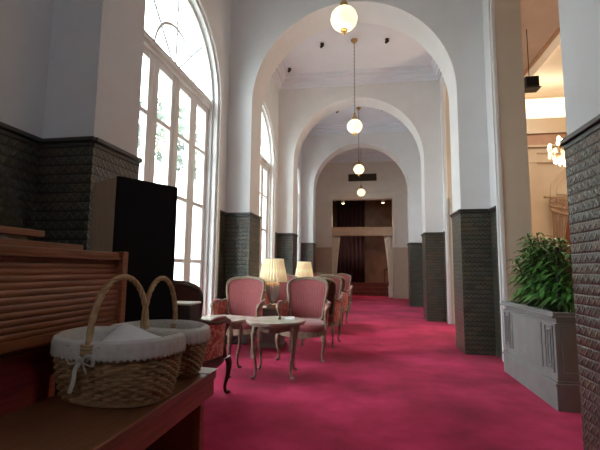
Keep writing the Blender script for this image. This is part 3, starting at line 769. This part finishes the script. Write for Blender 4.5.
# ---------------------------------------------------------------- armchairs
def cabriole(x, y, h, sx, sy, r0=.034, r1=.015):
    ctrl = [(x, y, h), (x+sx*.014, y+sy*.014, h*.82), (x+sx*.006, y+sy*.006, h*.5), (x-sx*.012, y-sy*.012, h*.22), (x-sx*.004, y-sy*.004, h*.06), (x+sx*.014, y+sy*.014, .012)]
    p = catmull(ctrl, 4); R = lerpl([r0, r0*.98, r0*.62, r1*1.05, r1, r1*1.25], len(p)); mb = MB().tube(p, R, 8)
    mb.sphere((x+sx*.016, y+sy*.016, .016), .02, 8, 6, (1, 1, .8)); return mb
def armchair(rose_back, frame, rear, side, seatm):
    root = empty('armchair', (0, 0, 0))
    YBk = .27      # back plane at seat level
    def outline(n=64):
        pts = []
        ctrl = [(-.225, .50), (0, .485), (.225, .50), (.262, .62), (.292, .80), (.312, .93), (.295, 1.02), (.215, 1.065), (.11, 1.078), (0, 1.092), (-.11, 1.078), (-.215, 1.065), (-.295, 1.02), (-.312, .93), (-.292, .80), (-.262, .62)]
        return [(p.x, p.y) for p in catmull([(a, b, 0) for a, b in ctrl], 5, closed=True)]
    ol = outline()
    def place(a, b, off=0): return (a, YBk+.24*(b-.48)-.9*a*a - off, b)
    cx, cb = 0, .78
    def panel(depth, base, scale=.97):
        vs = []; n = len(ol); rs = [1, .93, .8, .6, .35, .12]; fs = []
        for r in rs:
            bul = depth*(1-r**3.2)
            for a, b in ol: vs.append(place(a*scale*r, cb+(b-cb)*scale*r, base+bul))
        for i in range(len(rs)-1):
            for k in range(n): fs.append((i*n+k, i*n+(k+1) % n, (i+1)*n+(k+1) % n, (i+1)*n+k))
        fs.append(tuple((len(rs)-1)*n+k for k in range(n))); return vs, fs
    mb = MB(); mb.add(*panel(.035, .005)); mb.build('backrest', rose_back, root, smooth=True, recalc=True)
    mb = MB(); mb.add(*panel(-.03, -.012)); mb.build('back_cover', rear, root, smooth=True)
    mb = MB(); mb.tube([place(a, b) for a, b in ol], .024, 8, sq=(1.15, .8), closed=True, up=(0, 1, 0))
    mb.tube([place(a*.95, cb+(b-cb)*.95, .018) for a, b in ol], .008, 6, closed=True)
    for k in range(-3, 4): mb.sphere(place(k*.03, 1.095-abs(k)*.006, .01), .016-abs(k)*.001, 6, 4)   # carved crest
    mb.build('back_frame', frame, root, smooth=True)
    # back posts down to the seat rail
    # seat cushion
    def seat(u, v):
        t = 2*PI*u; q = (abs(math.cos(t))**3.2+abs(math.sin(t))**3.2)**(-1/3.2)
        yy = math.sin(t); wd = .335-.045*(yy+1)/2
        P = [(1, .375), (1.04, .40), (1.05, .44), (1.0, .475), (.85, .497), (.5, .512), (.0, .517)]
        x = v*(len(P)-1); i = min(int(x), len(P)-2); f = x-i; k = P[i][0]+(P[i+1][0]-P[i][0])*f; z = P[i][1]+(P[i+1][1]-P[i][1])*f
        return (wd*q*k*math.cos(t), -.02+.30*q*k*yy, z)
    MB().grid(seat, 48, 19, cu=True).build('seat', seatm, root, smooth=True)
    def rail(k0, k1, z0, z1):
        vs = []; fs = []; n = 56
        for i in range(n):
            t = 2*PI*i/n; q = (abs(math.cos(t))**3.2+abs(math.sin(t))**3.2)**(-1/3.2); yy = math.sin(t); wd = .345-.045*(yy+1)/2
            sc = .012*math.cos(4*t)
            for (k, z) in ((k0, z0-sc), (k1, z0-sc), (k1, z1), (k0, z1)): vs.append((wd*q*k*math.cos(t), -.02+.31*q*k*yy, z))
        for i in range(n):
            j = (i+1) % n
            for k in range(4): fs.append((4*i+k, 4*i+(k+1) % 4, 4*j+(k+1) % 4, 4*j+k))
        return vs, fs
    MB().add(*rail(.90, 1.02, .315, .385)).build('seat_frame', frame, root, smooth=True)
    for sx in (-1, 1):
        cabriole(sx*.315, -.285, .345, sx, -1).build('leg', frame, root, smooth=True)
        cabriole(sx*.255, .265, .345, sx*.5, 1, .028, .016).build('leg', frame, root, smooth=True)
        # arm: curved rail from back frame to front, scroll and stump
        path = catmull([(sx*.290, .325, .77), (sx*.335, .22, .735), (sx*.365, .05, .715), (sx*.372, -.10, .715), (sx*.365, -.175, .70), (sx*.350, -.19, .665), (sx*.338, -.15, .60), (sx*.335, -.125, .52), (sx*.338, -.15, .43), (sx*.335, -.18, .37)], 5)
        MB().tube(path, lerpl([.018, .02, .022, .024, .026, .022, .019, .019, .021, .024], len(path)), 8).build('arm', frame, root, smooth=True)
        pad = catmull([(sx*.352, .16, .742), (sx*.366, .08, .748), (sx*.371, -.02, .748), (sx*.371, -.10, .742)], 5)
        MB().tube(pad, lerpl([.012, .028, .032, .030, .012], len(pad)), 10, sq=(.7, 1)).build('arm_pad', seatm, root, smooth=True)
        def sidep(u, v, o=0):
            y = .27-.385*u; top = .735-.025*u; x = .285+.068*math.sin(u*PI*.55)+.0*v; zz = .40+(top-.40)*v
            return (sx*(x-.018*(1-v)+o), y, zz)
        mb = MB(); mb.grid(lambda u, v: sidep(u, v, .012*math.sin(PI*u)*math.sin(PI*v)+.012), 14, 10); mb.grid(lambda u, v: sidep(u, v, -.012*math.sin(PI*u)*math.sin(PI*v)-.012), 14, 10)
        mb.build('side_panel', side, root, smooth=True)
    return root
proto = armchair(M_stripe, M_frame, M_shadedback, M_floral, M_seat)
CH = 'rose velvet armchairs along the window side'
chairs = [(-.895, 5.60, 0, 'rose striped armchair facing the camera behind the right marble table, right of the nearest lamp'),
          (-1.85, 5.62, .0, 'rose striped armchair facing the camera behind the left marble table, by the window pier'),
          (-.80, 6.58, PI, 'armchair turned away, its shade-brown rear set close against the first right-hand armchair'),
          (-.84, 7.90, 0, 'armchair of the second row facing the camera, on the aisle side of the second lamp'),
          (-1.72, 7.90, 0, 'armchair of the second row facing the camera, on the window side of the second lamp'),
          (-.80, 8.98, PI, 'armchair turned away, close behind the second-row aisle armchair'),
          (-.82, 11.66, 0, 'farthest aisle armchair facing the camera, small beyond the rest'),
          (-1.62, 11.66, 0, 'farthest window-side armchair facing the camera')]
for i, (x, y, rz, lab) in enumerate(chairs):
    o = proto if i == 0 else copy_tree(proto)
    o.location = (x, y, 0); o.rotation_euler = (0, 0, rz); o.scale = (.94, 1, .98); tag(o, lab, 'armchair', CH)
# the near armchair with dark walnut frame, seen from behind, facing the tables
dk = armchair(M_floral, M_frameD, M_shadedback, M_floral, M_seat)
dk.name = 'armchair'; dk.location = (-1.70, 3.57, 0); dk.rotation_euler = (0, 0, math.radians(176))
tag(dk, 'walnut framed armchair in red floral brocade seen from behind, just past the baskets', 'armchair')

# ---------------------------------------------------------------- marble tables
def marble_table():
    root = empty('side_table', (0, 0, 0)); R = .325; h = .615
    def top(k0, z0, z1, m, name, sc=.02):
        poly = [((R*k0*(1+sc*math.cos(8*t)))*math.cos(t), (R*k0*(1+sc*math.cos(8*t)))*math.sin(t)) for t in [2*PI*i/96 for i in range(96)]]
        return MB().prism(poly, z0, z1).build(name, m, root, bevel=.004)
    top(1, h-.022, h, M_marble, 'tabletop'); top(.965, h-.045, h-.022, M_frame, 'top_moulding')
    vs = []; fs = []; n = 64
    for i in range(n):
        t = 2*PI*i/n; s_ = .012*math.cos(4*t+PI)
        for r, z in ((.262, h-.045), (.262, h-.105+s_), (.245, h-.105+s_), (.245, h-.045)): vs.append((r*math.cos(t), r*math.sin(t), z))
    for i in range(n):
        j = (i+1) % n
        for k in range(4): fs.append((4*i+k, 4*i+(k+1) % 4, 4*j+(k+1) % 4, 4*j+k))
    MB().add(vs, fs).build('apron', M_frame, root, smooth=True)
    for sx in (-1, 1):
        for sy in (-1, 1): cabriole(sx*.195, sy*.195, h-.055, sx, sy, .028, .014).build('leg', M_frame, root, smooth=True)
    return root
tb = marble_table(); tb.scale = (1.05, 1.05, 1); tb.location = (-1.065, 4.60, 0); tb.rotation_euler = (0, 0, .12)
tag(tb, 'round cream marble table with pale cabriole legs, the right one, holding a small card', 'table', 'marble tables before the armchairs')
t2 = copy_tree(tb); t2.location = (-1.76, 4.58, 0); t2.rotation_euler = (0, 0, .05)
tag(t2, 'round cream marble table with bare top, the left one nearest the window', 'table', 'marble tables before the armchairs')
o = MB().add([(-.055, -.03, 0), (.055, -.03, 0), (.055, .03, 0), (-.055, .03, 0), (-.055, 0, .028), (.055, 0, .028), (-.055, -.027, 0), (.055, -.027, 0), (.055, .027, 0), (-.055, .027, 0), (-.055, 0, .025), (.055, 0, .025)],
             [(0, 1, 5, 4), (4, 5, 2, 3), (6, 10, 11, 7), (10, 9, 8, 11), (0, 4, 10, 6), (4, 3, 9, 10), (1, 7, 11, 5), (5, 11, 8, 2)]).build('table_card', M_paper, None, loc=(-.92, 4.70, .616))
o.rotation_euler = (0, 0, .25); tag(o, 'small folded cream card lying on the right marble table', 'card')
o = MB().lathe([(.022, 0), (.020, .012), (.006, .028), (.010, .036), (.004, .048)], 14).build('brass_bell', M_brassd, None, smooth=True, loc=(-1.03, 4.64, .616))
tag(o, 'tiny dark bell-shaped stand beside the card on the marble table', 'ornament')

# ---------------------------------------------------------------- lamp cabinets and lamps
def lamp_cabinet():
    root = empty('lamp_cabinet', (0, 0, 0)); h = .60
    MB().box(-.17, .17, -.17, .17, .05, h-.025).build('body', M_planter, root, bevel=.004)
    MB().box(-.19, .19, -.19, .19, h-.025, h).build('cabinet_top', M_marble, root, bevel=.005)
    MB().box(-.19, .19, -.19, .19, 0, .06).build('plinth', M_planter, root, bevel=.005)
    for z in (.10, .26, .42):
        d_ = MB().box(-.15, .15, -.182, -.17, z, z+.13).build('drawer', M_planter, root, bevel=.003)
        MB().sphere((0, -.19, z+.065), .011, 8, 6).build('knob', M_brass, d_, smooth=True)
    return root
def table_lamp():
    root = empty('table_lamp', (0, 0, 0))
    MB().box(-.065, .065, -.065, .065, 0, .03).lathe([(.06, .03), (.055, .045), (.03, .055), (.028, .075)], 20).build('lamp_base', mat('chrome', (.6, .6, .6), .2, metal=1), root, smooth=True)
    MB().lathe([(.03, .075), (.05, .09), (.07, .15), (.10, .25), (.108, .30), (.102, .34), (.07, .375), (.03, .385)], 48, flute=.06, nf=18).build('glass_body', M_crystal, root, smooth=True)
    MB().lathe([(.032, .385), (.034, .395), (.018, .405), (.014, .44), (.02, .45), (.01, .47)], 16).build('neck', M_brass, root, smooth=True)
    n = 44*4; P = [(.198, 0), (.192, .05), (.174, .16), (.152, .28), (.142, .345)]; vs = []; fs = []
    for r, z in P:
        for k in range(n):
            a = 2*PI*k/n; rr = r*(1+.045*math.cos(30*a)); vs.append((rr*math.cos(a), rr*math.sin(a), z))
    for i in range(len(P)-1):
        for k in range(n): fs.append((i*n+k, i*n+(k+1) % n, (i+1)*n+(k+1) % n, (i+1)*n+k))
    sh = MB().add(vs, fs).build('lamp_shade', M_shade, root, smooth=True, solid=.002, loc=(0, 0, .375), recalc=False)
    mb = MB(); mb.tube([(.2*math.cos(t), .2*math.sin(t), 0) for t in [2*PI*i/48 for i in range(48)]], .004, 5, closed=True); mb.tube([(.142*math.cos(t), .142*math.sin(t), .345) for t in [2*PI*i/48 for i in range(48)]], .004, 5, closed=True)
    mb.build('shade_trim', M_linen, sh)
    MB().sphere((0, 0, .53), .03, 10, 8, (1, 1, 1.3)).build('bulb', M_bulb, root, smooth=True)
    return root
cb_ = lamp_cabinet(); tl = table_lamp()
for i, (x, y) in enumerate(((-1.505, 6.26), (-1.385, 8.64))):
    c_ = cb_ if i == 0 else copy_tree(cb_); l2 = tl if i == 0 else copy_tree(tl)
    c_.location = (x, y, 0); l2.location = (x, y, .601); l2.scale = ((1.1, 1.1, 1.05), (.98, .98, 1.05))[i]
    tag(c_, ['grey lamp cabinet between the two nearest facing armchairs', 'grey lamp cabinet between the two second-row armchairs'][i], 'cabinet')
    tag(l2, ['nearer table lamp with a pleated cream shade on a fluted glass body', 'farther table lamp with a pleated cream shade, beyond the first armchairs'][i], 'lamp')
    l_ = bpy.data.lights.new('lamp_glow', 'POINT'); l_.energy = 3; l_.color = (1, .72, .4); l_.shadow_soft_size = .04
    q = bpy.data.objects.new('lamp_glow', l_); COL.objects.link(q); q.parent = l2; q.location = (0, 0, .62)

# ---------------------------------------------------------------- planter and plants
PX, PYa, PYb, PW = 1.60, 3.93, 5.34, .52
pl = tag(empty('planter_box', (PX, PYa, 0)), 'long grey panelled wooden planter box standing in the opening to the hall', 'planter')
L_ = PYb-PYa; H_ = .84
mb = MB(); mb.box(.02, PW-.02, .02, L_-.02, .20, H_-.10); mb.box(.045, PW-.045, .045, L_-.045, H_-.10, H_-.03)
mb.build('box', M_planter, pl)
mb = MB()
for (a, b, c, d_) in ((0, .05, 0, L_), (PW-.05, PW, 0, L_), (.05, PW-.05, 0, .05), (.05, PW-.05, L_-.05, L_)): mb.box(a-.0, b, c, d_, H_-.03, H_)
for (a, b, c, d_) in ((-.015, .05, -.015, L_+.015), (PW-.05, PW+.015, -.015, L_+.015), (.05, PW-.05, -.015, .05), (.05, PW-.05, L_-.05, L_+.015)): mb.box(a, b, c, d_, H_-.05, H_-.03)
mb.build('rim', M_planter, pl, bevel=.006)
mb = MB(); mb.box(0, PW, 0, L_, 0, .205); mb.box(-.012, PW+.012, -.012, L_+.012, .205, .23); mb.box(.008, PW-.008, .008, L_-.008, .23, .25)
mb.build('plinth', M_planter, pl, bevel=.005)
def pframe(y0, y1, z0, z1, face='x'):
    m2 = MB(); w_ = .014
    R_ = [(y0, y1, z0, z0+w_), (y0, y1, z1-w_, z1), (y0, y0+w_, z0+w_, z1-w_), (y1-w_, y1, z0+w_, z1-w_)]
    for a, b, c, d_ in R_:
        if face == 'x': m2.box(.010, .02, a, b, c, d_)
        else: m2.box(a, b, .010, .02, c, d_)
    return m2
pframe(.30, L_-.30, .31, H_-.12).build('front_panel', M_planter, pl)
for (a, b) in ((.06, .23), (L_-.23, L_-.06)): pframe(a, b, .31, H_-.12).build('pilaster_panel', M_planter, pl); pframe(a+.05, b-.05, .35, H_-.16).build('pilaster_panel', M_planter, pl)
pframe(.07, PW-.07, .31, H_-.12, 'y').build('end_panel', M_planter, pl)
MB().grid(lambda u, v: (.05+(PW-.1)*u, .05+(L_-.1)*v, H_-.045+.006*math.sin(u*23)*math.cos(v*31)), 14, 24).build('soil', M_soil, pl, solid=.01)

def plant(x, y, h, label, seed, stake=False):
    rnd = random.Random(seed)
    root = tag(empty('leafy_plant', (PX+x, PYa+y, H_-.035)), label, 'plant', 'leafy plants in the grey planter')
    stem = MB(); leaf = MB()
    for s_ in range(9):
        a = rnd.random()*2*PI; rr = rnd.uniform(.01, .06); lean = rnd.uniform(.04, .20); hh = h*rnd.uniform(.72, 1)
        b0 = Vector((rr*math.cos(a), rr*math.sin(a), 0)); tip = Vector((math.cos(a)*lean, math.sin(a)*lean, hh))
        P = [b0+(tip-b0)*t+Vector((0, 0, 0))+Vector((math.cos(a), math.sin(a), 0))*(.06*t*t) for t in [i/10 for i in range(11)]]
        stem.tube(P, lerpl([.009, .004], 11), 5)
        nl = 38
        for k in range(nl):
            t = .12+.88*k/nl; i = min(int(t*10), 9); p = P[i].lerp(P[i+1], t*10-i)
            b = k*2.4+rnd.uniform(-.4, .4); L = rnd.uniform(.16, .26)*(1.1-.35*t); wd = L*.10; el = rnd.uniform(.1, .7)+.4*t
            dr = Vector((math.cos(b), math.sin(b), 0)); sd = Vector((-math.sin(b), math.cos(b), 0)); vs = []
            for j in range(7):
                q = j/6; c = p+dr*(L*q*math.cos(el*.6))+Vector((0, 0, L*(math.sin(el)*q-.75*q*q)))
                ww = wd*math.sin(PI*min(q*.93+.06, 1))**.8
                vs += [c-sd*ww+Vector((0, 0, ww*.25)), c, c+sd*ww+Vector((0, 0, ww*.25))]
            fs = []
            for j in range(6):
                for m_ in range(2): fs.append((j*3+m_, j*3+m_+1, j*3+m_+4, j*3+m_+3))
            leaf.add(vs, fs)
    if stake: MB().tube([(-.10, -.03, 0), (-.10, -.03, .62)], .016, 8).build('support_stake', M_blackm, root)
    stem.build('stem', M_stem, root, smooth=True); leaf.build('foliage', M_leaf, root, smooth=False, recalc=False)
    return root
plant(.24, .20, .72, 'leafy green plant at the near end of the planter, against the tiled pier', 11, True)
plant(.22, .46, .80, 'leafy green plant second from the near end of the planter', 12)
plant(.28, .74, .80, 'leafy green plant in the middle of the planter', 13)
plant(.22, .98, .72, 'leafy green plant second from the far end of the planter', 14)
plant(.26, 1.20, .58, 'leafy green plant at the far end of the planter, shortest of the row', 15)

# ---------------------------------------------------------------- small things by the window
lb = tag(empty('low_cabinet', (-1.39, 2.85, 0)), 'narrow black cabinet with a thin white top behind the near walnut armchair', 'cabinet')
MB().box(-.115, .115, -.09, .09, 0, .93).build('body', M_blackm, lb, bevel=.01)
MB().box(-.12, .12, -.095, .095, .93, .945).build('cabinet_top', M_paper, lb, bevel=.005)

# ---------------------------------------------------------------- outside
tag(MB().box(-40, WL-.35, -20, 45, -.3, -.12).build('ground', noisy('pale_paving', (.45, .45, .42), (.36, .37, .33), 1, .9, world=True)), kind='structure')
tag(MB().box(-15, -9.6, 4, 60, -.2, 5.6).box(-15, -9.2, 4, 60, 5.6, 5.9).build('neighbouring_building', noisy('pale_render', (.75, .75, .73), (.68, .68, .66), 1, .8, world=True)),
    'pale low building seen washed out through the windows', 'building')
M_out = noisy('garden_foliage', (.085, .10, .08), (.125, .145, .115), 1.5, .8, world=True)
for k, (x, y, h_, r_) in enumerate(((-6.4, 9.5, 1.9, 1.0), (-21.0, 21.0, 18.0, 5.3), (-22.5, 40.0, 20.0, 6.8))):
    tr_ = tag(empty('garden_tree', (x, y, -.12)), ['small garden shrub outside the first window, near the glass', 'tall garden tree beyond the pale building outside, the nearer one', 'tall garden tree beyond the pale building outside, the farther one'][k], ['shrub', 'tree', 'tree'][k])
    MB().tube([(0, 0, 0), (.05, 0, h_*.5)], [.06*h_/5, .05*h_/5], 8).build('trunk', M_frameD, tr_, smooth=True)
    rnd = random.Random(k); mb = MB()
    for _ in range(2200):
        v = Vector((rnd.gauss(0, 1), rnd.gauss(0, 1), rnd.gauss(0, 1))).normalized()*r_*rnd.uniform(.5, 1)
        c = Vector((0, 0, h_*.62))+Vector((v.x, v.y, v.z*h_/r_*.38)); s_ = rnd.uniform(.08, .18)*(r_/2.2+.4)
        u = Vector((rnd.gauss(0, 1), rnd.gauss(0, 1), rnd.gauss(0, 1))).normalized(); w2 = u.orthogonal().normalized()
        mb.add([c-u*s_, c+w2*s_*.5, c+u*s_, c-w2*s_*.5], [(0, 1, 2, 3)])
    mb.build('crown', M_out, tr_, recalc=False)
